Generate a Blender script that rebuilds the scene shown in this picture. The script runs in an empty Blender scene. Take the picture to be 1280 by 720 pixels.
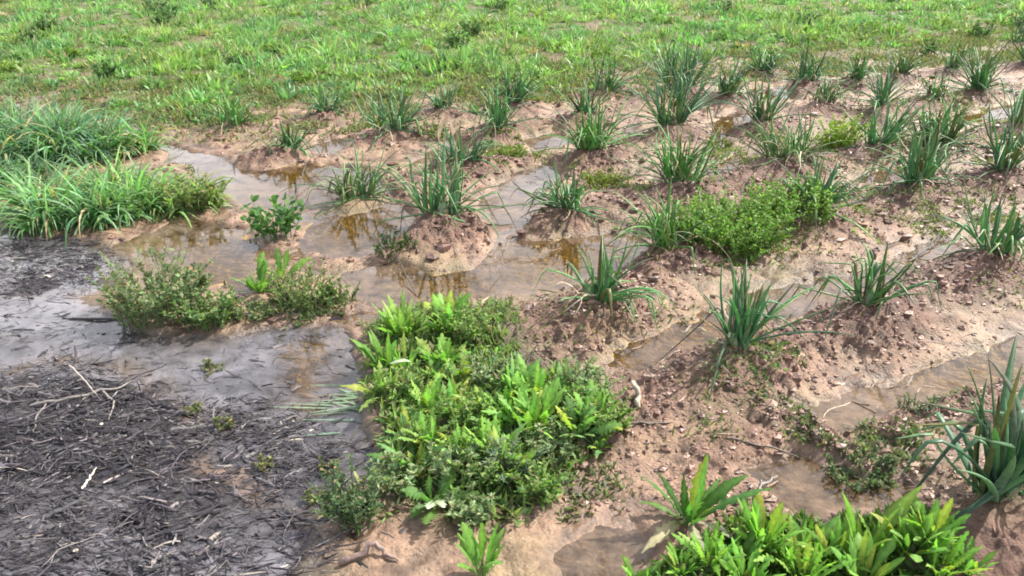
import bpy, math
import numpy as np
rng = np.random.default_rng(7)
SC = bpy.context.scene
COL = SC.collection
PI = math.pi

# ---------------------------------------------------------------- camera numbers
F, HC, HORIZ = 1000.0, 1.55, -120.0          # focal length (px of a 1280 wide frame), eye height, horizon row
PITCH = math.atan((360 - HORIZ) / F)
CP, SP = math.cos(PITCH), math.sin(PITCH)

def at(px, py):
    """ground point (z = 0) seen at a pixel of the survey picture"""
    px, py = np.asarray(px, float), np.asarray(py, float)
    a, b = (px - 640) / F, (py - 360) / F
    dz = -SP - b * CP
    t = HC / -dz
    return a * t, (CP - b * SP) * t

def ppm(py):
    return CP * (py - HORIZ) / HC

def metres_high(hpx, py):
    dep = PITCH + math.atan((py - hpx / 2 - 360) / F)
    return hpx / ppm(py) / math.cos(dep) * math.cos(PITCH) * 0.97

# ---------------------------------------------------------------- noise and outlines
_T = np.random.default_rng(11).random((256, 256)).astype(np.float64)
def vnoise(x, y):
    xi, yi = np.floor(x).astype(np.int64), np.floor(y).astype(np.int64)
    fx, fy = x - xi, y - yi
    fx = fx * fx * fx * (fx * (fx * 6 - 15) + 10); fy = fy * fy * fy * (fy * (fy * 6 - 15) + 10)
    x0, x1, y0, y1 = xi & 255, (xi + 1) & 255, yi & 255, (yi + 1) & 255
    a = _T[x0, y0] * (1 - fx) + _T[x1, y0] * fx
    b = _T[x0, y1] * (1 - fx) + _T[x1, y1] * fx
    return (a * (1 - fy) + b * fy) * 2 - 1
def fbm(x, y, s, o=3, off=0.0):
    """noise of feature size s metres"""
    r, amp, tot = 0, 1.0, 0
    for k in range(o):
        c, sn = math.cos(0.6 * k + 0.3), math.sin(0.6 * k + 0.3)
        r = r + amp * vnoise((x * c - y * sn) / s + off + 17.3 * k, (x * sn + y * c) / s - off + 5.1 * k)
        tot += amp; amp *= 0.5; s *= 0.5
    return r / tot
def sstep(a, b, v):
    t = np.clip((v - a) / (b - a), 0, 1)
    return t * t * (3 - 2 * t)

class Poly:
    """outline on the ground; sd() is negative inside"""
    def __init__(self, pts):
        p = np.array(pts, float)
        self.x, self.y = at(p[:, 0], p[:, 1])
        self.bb = (self.x.min(), self.x.max(), self.y.min(), self.y.max())
    def sd(self, x, y, far=1.2):
        x, y = np.asarray(x, float), np.asarray(y, float)
        out = np.full(x.shape, far)
        b = self.bb
        m = (x > b[0] - far) & (x < b[1] + far) & (y > b[2] - far) & (y < b[3] + far)
        if not m.any(): return out
        X, Y = x[m], y[m]
        d = np.full(X.shape, 1e9); ins = np.zeros(X.shape, bool)
        n = len(self.x)
        for i in range(n):
            ax, ay, bx, by = self.x[i], self.y[i], self.x[(i + 1) % n], self.y[(i + 1) % n]
            ex, ey = bx - ax, by - ay
            t = np.clip(((X - ax) * ex + (Y - ay) * ey) / (ex * ex + ey * ey + 1e-12), 0, 1)
            d = np.minimum(d, np.hypot(X - ax - t * ex, Y - ay - t * ey))
            if ey != 0:
                c = ((ay > Y) != (by > Y)) & (X < ex * (Y - ay) / ey + ax)
                ins ^= c
        out[m] = np.minimum(np.where(ins, -d, d), far)
        return out
    def scatter(self, n, r=None):
        r = r or rng
        xs, ys = [], []
        b = self.bb
        while sum(map(len, xs)) < n:
            x = r.uniform(b[0], b[1], n * 2); y = r.uniform(b[2], b[3], n * 2)
            k = self.sd(x, y) < 0
            xs.append(x[k]); ys.append(y[k])
        return np.concatenate(xs)[:n], np.concatenate(ys)[:n]

def union(polys, x, y):
    d = np.full(np.shape(x), 1.2)
    for p in polys: d = np.minimum(d, p.sd(x, y))
    return d

GREY_WATER = [Poly([(-260, 360), (0, 372), (70, 366), (130, 385), (180, 418), (260, 428), (340, 408), (430, 408), (452, 450), (458, 520), (478, 585), (425, 610),
                    (390, 650), (330, 625), (262, 585), (250, 520), (195, 482), (130, 458), (60, 452), (0, 470), (-260, 480)])]
DEBRIS = [Poly([(-260, 470), (0, 462), (60, 446), (130, 452), (195, 476), (255, 520), (275, 585), (340, 630), (400, 650), (410, 700), (420, 900), (-300, 900)]),
          Poly([(-260, 280), (0, 288), (110, 298), (155, 325), (140, 360), (70, 372), (-260, 380)])]
TAN_WATER = [Poly(p) for p in (
    [(150, 305), (210, 283), (240, 275), (305, 285), (330, 320), (300, 358), (245, 358), (205, 335)],
    [(200, 180), (270, 195), (330, 212), (420, 205), (480, 222), (505, 250), (520, 300), (470, 322), (410, 325), (370, 305), (330, 262), (300, 250), (230, 215)],
    [(425, 338), (490, 328), (545, 345), (590, 335), (640, 298), (700, 296), (790, 296), (806, 318), (775, 342), (690, 362), (620, 378), (540, 372), (470, 384), (430, 370)],
    [(590, 275), (640, 215), (690, 200), (700, 215), (680, 245), (665, 290), (620, 305)],
    [(775, 430), (860, 402), (950, 368), (1060, 345), (1170, 305), (1205, 312), (1100, 362), (985, 400), (900, 420), (850, 452), (800, 470), (740, 462)],
    [(1000, 512), (1080, 490), (1180, 450), (1290, 418), (1400, 400), (1400, 450), (1290, 468), (1200, 490), (1100, 522), (1040, 545)],
    [(690, 690), (730, 668), (790, 668), (815, 690), (800, 730), (680, 740)],
    [(868, 165), (920, 140), (942, 150), (905, 182)], [(925, 117), (985, 104), (990, 124), (940, 130)],
    [(1190, 142), (1290, 124), (1290, 150), (1205, 156)], [(870, 205), (930, 198), (932, 214), (880, 226)],
    [(330, 190), (400, 178), (440, 170), (450, 188), (400, 200)],
    [(520, 205), (560, 175), (600, 190), (560, 215)],
    [(640, 175), (700, 160), (720, 175), (670, 195)],
    [(1060, 230), (1120, 205), (1200, 220), (1120, 232)],
    [(930, 590), (1000, 568), (1130, 612), (1120, 640), (1000, 640)],
)]
PLANT_REFLECT = [Poly(p) for p in (  # outlines of plant reflections in the pools, painted as yellow patches
    [(395, 285), (440, 275), (470, 285), (460, 305), (410, 308)], [(640, 320), (700, 305), (770, 308), (760, 335), (680, 350), (645, 345)],
    [(500, 350), (580, 342), (600, 365), (520, 372)], [(255, 300), (285, 298), (290, 350), (255, 352)], [(345, 215), (400, 208), (400, 222), (350, 228)],
    [(885, 155), (925, 145), (925, 165), (890, 172)], [(935, 110), (975, 106), (975, 122), (945, 126)], [(735, 425), (775, 418), (780, 450), (745, 455)],
    [(355, 430), (400, 425), (400, 510), (370, 510)], [(880, 205), (925, 200), (925, 215), (890, 220)], [(850, 395), (880, 385), (885, 415), (860, 420)],
    [(1160, 470), (1250, 440), (1270, 460), (1190, 485)], [(1190, 142), (1270, 130), (1270, 145), (1205, 152)])]
FIELD = Poly([(-1500, 100), (-400, 108), (0, 118), (150, 125), (200, 150), (270, 158), (320, 138), (420, 132), (520, 128), (620, 128), (700, 120), (775, 102), (800, 88),
              (870, 84), (950, 78), (1050, 74), (1150, 62), (1290, 55), (2400, 20), (6000, -60), (6000, -108), (-6000, -108), (-6000, 60)])
BED = Poly([(452, 425), (500, 398), (560, 385), (640, 395), (680, 440), (740, 490), (772, 555), (725, 598), (690, 640), (645, 672), (560, 668), (480, 655), (425, 672),
            (408, 640), (465, 600), (482, 560), (452, 505)])
BED_CORE = Poly([(456, 445), (500, 410), (580, 420), (640, 470), (740, 500), (770, 555), (715, 590), (650, 625), (560, 625), (500, 610), (480, 560), (462, 505)])
STRIP = Poly([(780, 735), (850, 700), (930, 655), (1000, 660), (1080, 665), (1150, 662), (1180, 690), (1190, 760), (780, 800)])
SHELF = [Poly(p) for p in (     # low banks with plants standing in the water
    [(135, 385), (150, 345), (210, 330), (250, 355), (300, 370), (380, 345), (440, 370), (440, 400), (340, 402), (260, 418), (170, 410)],
    [(315, 300), (330, 280), (375, 282), (380, 300), (350, 310)],)]

# ---------------------------------------------------------------- onions: base px, height px, spread px, leaves, character, label
ONIONS = [
 (1246,655,185,165,27,'broad','large blue green onion with thick broad leaves at the bottom right corner'),
 (912,470,98,105,20,'upright','upright onion with one long dark leaf bent left onto the puddle'),
 (1078,408,62,95,18,'droop','onion whose leaves all fold over and hang down, on crumbly mud'),
 (1238,340,72,110,20,'fan','dark green onion fanned out at the right edge above the muddy trickle'),
 (735,400,82,130,15,'fan','sparse onion in two spiky halves, dry leaves reaching right into the puddle'),
 (555,290,82,150,22,'fan','green onion with long leaves bent down like elbows, above yellow water'),
 (838,328,74,95,26,'lush','thick grassy onion touching the bright green leafy weed on its right'),
 (708,277,48,85,24,'fan','low bushy onion right of the elbow leaved onion, on pale mud'),
 (442,250,58,115,30,'mop','wide onion clump with pale dry leaves hanging into yellow water'),
 (1005,285,60,110,22,'fan','loose onion merging into the right side of the bright green weed'),
 (850,245,62,100,32,'lush','dense dark onion clump behind the bright green leafy weed'),
 (978,218,62,115,32,'mop','sprawling onion clump with long pale dry leaves on its right'),
 (1092,195,62,85,16,'upright','dark onion with stiff leaves right beside the yellow green weed'),
 (1145,248,66,95,24,'fan','spiky onion on the mound in the right half, one bent leaf on its right'),
 (1246,230,66,95,20,'upright','onion near the right edge in two tufts above a dark mound'),
 (1172,190,48,85,22,'fan','blue grey onion with a long leaf lying to the right'),
 (1264,168,44,55,14,'upright','small pale onion at the right edge in the middle rows'),
 (950,168,52,50,16,'upright','narrow bright onion standing just behind the sprawling clump'),
 (840,172,66,85,30,'upright','tall dense onion at the centre of the field, front of a stacked pair'),
 (848,122,50,95,32,'upright','tall dense onion at the edge of the weeds, rear of a stacked pair'),
 (736,205,58,85,30,'lush','bright green bushy onion left of the tall stacked pair'),
 (580,218,44,80,18,'upright','thin leaved onion above the elbow leaved onion'),
 (623,172,42,90,20,'fan','grey green onion with leaves lying flat to the left and right'),
 (485,178,46,115,26,'fan','wide low onion with dark bent leaves left, on a reddish mound'),
 (356,195,30,62,18,'droop','small onion on a dark mud hump at the left of the rows'),
 (290,165,36,65,18,'lush','leftmost onion, half hidden in weeds at the field edge'),
 (413,150,28,50,14,'fan','small light onion at the weed edge, second from the left of the back row'),
 (554,146,30,40,12,'upright','tiny thin onion at the weed edge behind the middle puddles'),
 (643,138,42,46,18,'upright','compact blue green onion standing against the weeds'),
 (752,121,36,60,16,'fan','onion leaning right at the weed edge beside bare pink mud'),
 (731,155,36,46,12,'upright','thin onion just behind the bright green bushy onion'),
 (907,131,34,55,16,'fan','small grey onion with short leaves right of the tall stacked pair'),
 (957,95,30,65,18,'fan','dark onion at the weed edge above a pink puddle'),
 (1005,115,40,66,20,'upright','blue grey onion, rear of a touching pair right of the pink puddle'),
 (1026,143,36,60,18,'mop','low onion, front of a touching pair right of the pink puddle'),
 (1065,111,28,54,14,'fan','small onion with a dark leaf lying to the right at the back'),
 (1118,104,30,40,14,'fan','little light green onion in the last row on bare mud'),
 (1182,96,32,50,18,'mop','tangled pale onion left of a big dark one in the last row'),
 (1228,123,50,80,22,'fan','big dark onion in the last rows near the right edge'),
 (1278,88,38,45,14,'upright','onion cut by the right edge in the last row'),
 (1168,133,24,64,18,'mop','flattened small onion in front of the tangled pale one'),
 (1102,148,40,52,16,'upright','thin onion behind the stiff dark onion by the yellow green weed'),
 (1272,60,26,40,12,'upright','tiny onion at the top of the rows by the right edge'),
]
OX, OY = at([o[0] for o in ONIONS], [o[1] for o in ONIONS])
ROWS = [[(760, 540), (912, 470), (1078, 408), (1238, 340), (1400, 280)], [(640, 425), (735, 400), (838, 328), (1005, 285), (1145, 248), (1246, 230), (1380, 190)],
        [(520, 310), (555, 290), (708, 277), (850, 245), (978, 218), (1092, 195), (1172, 190), (1264, 168), (1380, 150)],
        [(400, 262), (442, 250), (580, 218), (736, 205), (840, 172), (950, 168), (1026, 143), (1102, 148), (1168, 133), (1228, 123), (1300, 110)],
        [(300, 210), (356, 195), (485, 178), (623, 172), (731, 155), (848, 122), (907, 131), (1005, 115), (1065, 111), (1118, 104), (1182, 96), (1278, 88)],
        [(1150, 720), (1250, 655), (1400, 580)], [(880, 600), (1000, 555), (1120, 520), (1280, 500)]]
RX = [at(*np.array(r, float).T) for r in ROWS]

def row_dist(x, y):
    d = np.full(np.shape(x), 9.0)
    for X, Y in RX:
        for i in range(len(X) - 1):
            ex, ey = X[i + 1] - X[i], Y[i + 1] - Y[i]
            t = np.clip(((x - X[i]) * ex + (y - Y[i]) * ey) / (ex * ex + ey * ey), 0, 1)
            d = np.minimum(d, np.hypot(x - X[i] - t * ex, y - Y[i] - t * ey))
    return d

def ground_fields(x, y):
    """height of the soil and the masks that colour it"""
    x, y = np.asarray(x, float), np.asarray(y, float)
    wob = 0.045 * fbm(x, y, 0.22, 3, 3.0) + 0.02 * fbm(x, y, 0.05, 2, 9.0)
    far_amp = np.clip(y / 3.0, 1, 2.2)
    tan = union(TAN_WATER, x, y) + wob * far_amp
    grey = union(GREY_WATER, x, y) + wob * 1.3
    deb = union(DEBRIS, x, y) + wob
    fld = FIELD.sd(x, y) + wob * 4 + 0.35 * fbm(x, y, 0.9, 2, 30.0)
    bed = np.minimum(BED.sd(x, y), STRIP.sd(x, y)) + wob
    shelf = union(SHELF, x, y) + wob
    rd = row_dist(x, y)
    ridge = np.exp(-(rd / 0.17) ** 2)
    h = 0.016 + 0.018 * fbm(x, y, 0.45, 3, 1.0) + 0.030 * ridge
    infield = sstep(0.15, -0.3, fld)
    h = h * (1 - infield) + infield * (0.05 + 0.03 * fbm(x, y, 1.2, 3, 4.0))
    h = np.where(bed < 0.1, h + 0.02 * sstep(0.1, -0.1, bed), h)
    w = np.maximum(sstep(0.05, -0.05, tan), sstep(0.05, -0.08, grey))
    h = h * (1 - w) + w * (-0.022 + 0.008 * fbm(x, y, 0.1, 2, 6.0))
    dz = sstep(0.09, -0.12, deb + .06 * fbm(x, y, .12, 3, 22.))
    heap = np.exp(-(((x - at(95, 540)[0]) / 0.38) ** 2 + ((y - at(95, 540)[1]) / 0.25) ** 2))
    h = h * (1 - dz) + dz * (-0.004 + 0.020 * fbm(x, y, 0.2, 4, 21.0) + 0.020 * heap)
    h = np.where(shelf < 0.06, np.maximum(h, 0.012 * sstep(0.06, -0.06, shelf) - 0.004 + 0.006 * fbm(x, y, 0.06, 2, 2.0)), h)
    mound = np.zeros(x.shape)
    for i, (ox, oy) in enumerate(zip(OX, OY)):
        m = (np.abs(x - ox) < 0.6) & (np.abs(y - oy) < 0.6)
        if m.any():
            r = min(0.12 + ONIONS[i][3] / ppm(ONIONS[i][1]) * 0.18, 0.22)
            u, v = x[m] - ox - 0.02, y[m] - oy + 0.03; u, v = u * .85 + v * .5, v * .85 - u * .5
            d2 = (u * u * .6 + v * v * 1.5) / (r * r)
            mound[m] = np.maximum(mound[m], 0.058 * np.exp(-d2 * (1 + 0.9 * fbm(x[m], y[m], 0.16, 3, 50.0 + i))))
    h = np.maximum(h, -0.022) + mound * np.where(h < 0, 0.85, 1.0)
    # crumbly clods on the raised soil, smooth silt near the water line
    mud = (1 - infield) * (1 - dz) * (1 - w)
    cr = sstep(0.012, 0.05, h) * mud * (0.45 + 0.55 * sstep(-0.25, 0.25, fbm(x, y, 0.3, 2, 77.0)))
    near = np.clip(4.5 / np.maximum(y, 0.5), 0.0, 1)
    c1 = np.abs(fbm(x, y, 0.045, 2, 12.0)); c2 = np.abs(vnoise(x / 0.021 + 4, y / 0.021 - 2))
    h = h + cr * ((c1 - 0.25) * 0.038 * np.sqrt(near) + (c2 - 0.35) * 0.011 * near)
    foot = sstep(0.25, 0.6, fbm(x, y, 0.11, 2, 61.0)) * mud
    h = h - foot * 0.02 + mud * (0.015 * fbm(x, y, 0.13, 4, 201.0) + (0.010 * fbm(x, y, 0.05, 3, 202.0)) * np.sqrt(near))
    h = h + w * (1 - dz) * 0.012 * sstep(.25, .6, fbm(x, y, 0.16, 3, 203.0))
    return h, dict(tan=tan, grey=grey, deb=dz, fld=infield, bed=bed, w=w, cr=cr, mound=mound, ridge=ridge, wob=wob)

def H(x, y):
    sh = np.shape(x)
    return ground_fields(np.ravel(np.asarray(x, float)), np.ravel(np.asarray(y, float)))[0].reshape(sh)

# ---------------------------------------------------------------- materials
def nodes(name):
    m = bpy.data.materials.new(name); m.use_nodes = True
    nt = m.node_tree
    for n in list(nt.nodes): nt.nodes.remove(n)
    out = nt.nodes.new('ShaderNodeOutputMaterial')
    return m, nt, out
def N(nt, t, **kw):
    n = nt.nodes.new(t)
    for k, v in kw.items():
        if k in n.inputs: n.inputs[k].default_value = v
        else: setattr(n, k, v)
    return n

def leaf_material(name, rough=0.58, trans=0.42, spec=0.25, tint=(1.06, 1.28, 0.62)):
    m, nt, out = nodes(name); L = nt.links.new
    at_ = N(nt, 'ShaderNodeAttribute', attribute_name='Col')
    tc = N(nt, 'ShaderNodeNewGeometry')
    no = N(nt, 'ShaderNodeTexNoise', Scale=70.0, Detail=5.0, Roughness=.7)
    L(tc.outputs['Position'], no.inputs['Vector'])
    mr = N(nt, 'ShaderNodeMapRange'); mr.inputs[1].default_value = 0.3; mr.inputs[2].default_value = 0.7
    mr.inputs[3].default_value = 0.7; mr.inputs[4].default_value = 1.28
    L(no.outputs['Fac'], mr.inputs[0])
    mul = N(nt, 'ShaderNodeVectorMath', operation='SCALE')
    L(at_.outputs['Color'], mul.inputs[0]); L(mr.outputs[0], mul.inputs['Scale'])
    p = N(nt, 'ShaderNodeBsdfPrincipled', Roughness=rough); p.inputs['Specular IOR Level'].default_value = spec
    L(mul.outputs[0], p.inputs['Base Color'])
    tr = N(nt, 'ShaderNodeBsdfTranslucent')
    tm = N(nt, 'ShaderNodeVectorMath', operation='MULTIPLY'); tm.inputs[1].default_value = tint
    L(mul.outputs[0], tm.inputs[0]); L(tm.outputs[0], tr.inputs['Color'])
    mx = N(nt, 'ShaderNodeMixShader'); mx.inputs[0].default_value = trans
    L(p.outputs[0], mx.inputs[1]); L(tr.outputs[0], mx.inputs[2]); L(mx.outputs[0], out.inputs['Surface'])
    return m

def matter_material(name, rough=0.6, spec=0.4, bump=0.3, scale=120.0):
    m, nt, out = nodes(name); L = nt.links.new
    at_ = N(nt, 'ShaderNodeAttribute', attribute_name='Col')
    tc = N(nt, 'ShaderNodeNewGeometry')
    no = N(nt, 'ShaderNodeTexNoise', Scale=scale, Detail=4.0); L(tc.outputs['Position'], no.inputs['Vector'])
    mr = N(nt, 'ShaderNodeMapRange'); mr.inputs[1].default_value = 0.3; mr.inputs[2].default_value = 0.7
    mr.inputs[3].default_value = 0.65; mr.inputs[4].default_value = 1.35
    L(no.outputs['Fac'], mr.inputs[0])
    mul = N(nt, 'ShaderNodeVectorMath', operation='SCALE'); L(at_.outputs['Color'], mul.inputs[0]); L(mr.outputs[0], mul.inputs['Scale'])
    p = N(nt, 'ShaderNodeBsdfPrincipled', Roughness=rough); p.inputs['Specular IOR Level'].default_value = spec
    bp = N(nt, 'ShaderNodeBump', Strength=bump, Distance=0.003); L(no.outputs['Fac'], bp.inputs['Height'])
    L(bp.outputs[0], p.inputs['Normal']); L(mul.outputs[0], p.inputs['Base Color']); L(p.outputs[0], out.inputs['Surface'])
    return m

def soil_material():
    m, nt, out = nodes('wet soil'); L = nt.links.new
    col = N(nt, 'ShaderNodeAttribute', attribute_name='Col')
    wet = N(nt, 'ShaderNodeAttribute', attribute_name='Wet')
    geo = N(nt, 'ShaderNodeNewGeometry')
    n1 = N(nt, 'ShaderNodeTexNoise', Scale=14.0, Detail=6.0, Roughness=0.65); L(geo.outputs['Position'], n1.inputs['Vector'])
    n2 = N(nt, 'ShaderNodeTexNoise', Scale=110.0, Detail=5.0, Roughness=0.7); L(geo.outputs['Position'], n2.inputs['Vector'])
    vo = N(nt, 'ShaderNodeTexVoronoi', Scale=75.0); L(geo.outputs['Position'], vo.inputs['Vector'])
    def mr(src, a, b, c, d):
        r = N(nt, 'ShaderNodeMapRange')
        for i, v in enumerate((a, b, c, d)): r.inputs[1 + i].default_value = v
        L(src, r.inputs[0]); return r.outputs[0]
    k = N(nt, 'ShaderNodeMath', operation='MULTIPLY'); L(mr(n1.outputs['Fac'], .3, .7, .58, 1.3), k.inputs[0]); L(mr(n2.outputs['Fac'], .3, .7, .8, 1.18), k.inputs[1])
    mul = N(nt, 'ShaderNodeVectorMath', operation='SCALE'); L(col.outputs['Color'], mul.inputs[0]); L(k.outputs[0], mul.inputs['Scale'])
    p = N(nt, 'ShaderNodeBsdfPrincipled'); p.inputs['Specular IOR Level'].default_value = 0.4
    L(mul.outputs[0], p.inputs['Base Color'])
    L(mr(wet.outputs['Fac'], 0, 1, .85, .40), p.inputs['Roughness'])
    hs = N(nt, 'ShaderNodeMath', operation='MULTIPLY_ADD'); L(vo.outputs['Distance'], hs.inputs[0]); hs.inputs[1].default_value = -0.6; L(n2.outputs['Fac'], hs.inputs[2])
    bp = N(nt, 'ShaderNodeBump', Distance=0.018); L(hs.outputs[0], bp.inputs['Height']); L(mr(wet.outputs['Fac'], 0, 1, .85, .35), bp.inputs['Strength'])
    L(bp.outputs[0], p.inputs['Normal']); L(p.outputs[0], out.inputs['Surface'])
    return m

def water_material():
    m, nt, out = nodes('muddy water'); L = nt.links.new
    col = N(nt, 'ShaderNodeAttribute', attribute_name='Col')
    tur = N(nt, 'ShaderNodeAttribute', attribute_name='Wet')
    geo = N(nt, 'ShaderNodeNewGeometry')
    n1 = N(nt, 'ShaderNodeTexNoise', Scale=11.0, Detail=7.0, Roughness=.68); L(geo.outputs['Position'], n1.inputs['Vector'])
    mp = N(nt, 'ShaderNodeMapping'); mp.inputs['Scale'].default_value = (1, 1.6, 1); L(geo.outputs['Position'], mp.inputs[0])
    n2 = N(nt, 'ShaderNodeTexNoise', Scale=22.0, Detail=2.0); L(mp.outputs[0], n2.inputs['Vector'])
    bp = N(nt, 'ShaderNodeBump', Strength=0.07, Distance=0.01); L(n2.outputs['Fac'], bp.inputs['Height'])
    di = N(nt, 'ShaderNodeBsdfDiffuse'); L(col.outputs['Color'], di.inputs['Color'])
    tr = N(nt, 'ShaderNodeBsdfTransparent'); tr.inputs['Color'].default_value = (0.93, 0.88, 0.78, 1)
    ad = N(nt, 'ShaderNodeMath', operation='MULTIPLY_ADD', use_clamp=True); L(n1.outputs['Fac'], ad.inputs[0]); ad.inputs[1].default_value = 1.1
    L(tur.outputs['Fac'], ad.inputs[2])
    mx = N(nt, 'ShaderNodeMixShader'); L(ad.outputs[0], mx.inputs[0]); L(tr.outputs[0], mx.inputs[1]); L(di.outputs[0], mx.inputs[2])
    gl = N(nt, 'ShaderNodeBsdfGlossy', Roughness=0.02); L(bp.outputs[0], gl.inputs['Normal'])
    fr = N(nt, 'ShaderNodeFresnel', IOR=1.47); L(bp.outputs[0], fr.inputs['Normal'])
    m2 = N(nt, 'ShaderNodeMixShader'); L(fr.outputs[0], m2.inputs[0]); L(mx.outputs[0], m2.inputs[1]); L(gl.outputs[0], m2.inputs[2])
    L(m2.outputs[0], out.inputs['Surface'])
    return m

M_SOIL, M_WATER = soil_material(), water_material()
M_LEAF = leaf_material('weed leaf'); M_ONION = leaf_material('onion leaf', 0.42, 0.42, 0.45, (1.3, 1.4, 0.85))
M_GRASS = leaf_material('grass blade', 0.48, 0.45, 0.35)
M_DRY = leaf_material('withered leaf', 0.6, 0.2, 0.3, (1.1, 1.05, 0.8))
M_WOOD = matter_material('stick bark', 0.55, 0.4); M_STRAW = matter_material('rotting straw', 0.55, 0.25, 0.2); M_CLOD = matter_material('mud clod', 0.5, 0.5, 0.7, 90.0)

# ---------------------------------------------------------------- mesh building
class MB:
    def __init__(s): s.v, s.f, s.c, s.n = [], [], [], 0
    def add(s, v, f, c):
        s.v.append(v.reshape(-1, 3)); s.f.append(f.reshape(-1, 4) + s.n); s.c.append(c.reshape(-1, 3)); s.n += s.v[-1].shape[0]
    def build(s, name, mat, parent=None, origin=(0, 0, 0), wet=None, smooth=True):
        v = np.concatenate(s.v); f = np.concatenate(s.f); c = np.concatenate(s.c)
        me = bpy.data.meshes.new(name)
        me.vertices.add(len(v)); me.vertices.foreach_set('co', (v - np.array(origin)).astype(np.float32).ravel())
        me.loops.add(f.size); me.loops.foreach_set('vertex_index', f.astype(np.int32).ravel())
        me.polygons.add(len(f)); me.polygons.foreach_set('loop_start', np.arange(0, f.size, 4, dtype=np.int32))
        me.polygons.foreach_set('use_smooth', np.full(len(f), smooth))
        a = me.attributes.new('Col', 'FLOAT_COLOR', 'POINT')
        a.data.foreach_set('color', np.concatenate([np.clip(c, 0, 1), np.ones((len(c), 1))], 1).astype(np.float32).ravel())
        if wet is not None:
            w = me.attributes.new('Wet', 'FLOAT', 'POINT'); w.data.foreach_set('value', wet.astype(np.float32))
        me.update(calc_edges=True); me.validate()
        me.materials.append(mat)
        o = bpy.data.objects.new(name, me); COL.objects.link(o)
        if parent is not None: o.parent = parent
        else: o.location = origin
        return o

def tag(o, label, cat, group=None, kind=None):
    if label: o['label'] = label
    if cat: o['category'] = cat
    if group: o['group'] = group
    if kind: o['kind'] = kind
    return o
def thing(name, label, cat, loc, group=None):
    o = bpy.data.objects.new(name, None); COL.objects.link(o); o.location = loc
    o.empty_display_size = 0.05
    return tag(o, label, cat, group)

def spines(base, head, length, theta):
    """base (n,3), head (n,), length (n,), theta (n,S): tilt from upright on each of S steps -> points (n,S+1,3)"""
    n, S = theta.shape
    st = (length / S)[:, None]
    hd = head if head.ndim == 2 else np.repeat(head[:, None], S, 1)
    d = np.stack([np.sin(theta) * np.cos(hd) * st, np.sin(theta) * np.sin(hd) * st, np.cos(theta) * st], -1)
    return np.concatenate([base[:, None, :], base[:, None, :] + np.cumsum(d, 1)], 1)
def clamp_ground(p, lift=0.004):
    g = H(p[..., 0], p[..., 1]) + lift
    p = p.copy(); p[..., 2] = np.maximum(p[..., 2], np.maximum(g, 0.001)); return p
def tilt(lean, curve, S, power=1.0, kink=None, kpos=None):
    s = (np.arange(S) + 0.5) / S
    th = lean[:, None] + curve[:, None] * s[None] ** power
    if kink is not None: th = th + kink[:, None] * sstep(kpos[:, None] - 0.03, kpos[:, None] + 0.08, s[None])
    return th
def ribbon(mb, pts, width, prof, col, tipcol=None, fold=0.0, roll=0.0, wavy=0.0, seed=0):
    """flat leaf along each spine; prof (S+1,) width profile, V fold with a middle row of vertices"""
    n, S1, _ = pts.shape
    t = np.gradient(pts, axis=1); t /= np.linalg.norm(t, axis=2, keepdims=True) + 1e-9
    hz = pts[:, -1] - pts[:, 0]; 
    side = np.stack([-hz[:, 1], hz[:, 0], np.zeros(n)], -1); side /= np.linalg.norm(side, axis=1, keepdims=True) + 1e-9
    side = np.repeat(side[:, None], S1, 1)
    nor = np.cross(side, t); nor /= np.linalg.norm(nor, axis=2, keepdims=True) + 1e-9
    rl = np.broadcast_to(np.asarray(roll, float), (n,))[:, None, None]
    s2 = side * np.cos(rl) + nor * np.sin(rl); nor = np.cross(s2, t)
    w = width[:, None] * prof[None] * 0.5
    r = np.random.default_rng(seed)
    wl = 1 + (r.random((n, S1)) - 0.5) * wavy * 1.2; wr = 1 + (r.random((n, S1)) - 0.5) * wavy * 1.2
    up = (r.random((n, S1)) - 0.5) * wavy * 0.8
    a = pts - s2 * (w * wl)[..., None] + nor * (w * (fold + up))[..., None]
    b = pts + s2 * (w * wr)[..., None] + nor * (w * (fold - up))[..., None]
    c = np.repeat(col[:, None], S1, 1)
    if tipcol is not None:
        k = np.linspace(0, 1, S1)[None, :, None] ** 1.5
        c = c * (1 - k) + tipcol[:, None] * k
    if fold:
        V = np.stack([a, pts, b], 2); C3 = np.stack([c, c * 1.4 + .012, c * .96], 2); m = 3
    else:
        V = np.stack([a, b], 2); C3 = np.stack([c, c], 2); m = 2
    idx = np.arange(n * S1 * m).reshape(n, S1, m)
    f = np.stack([idx[:, :-1, :-1], idx[:, :-1, 1:], idx[:, 1:, 1:], idx[:, 1:, :-1]], -1)
    mb.add(V, f, C3)
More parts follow.
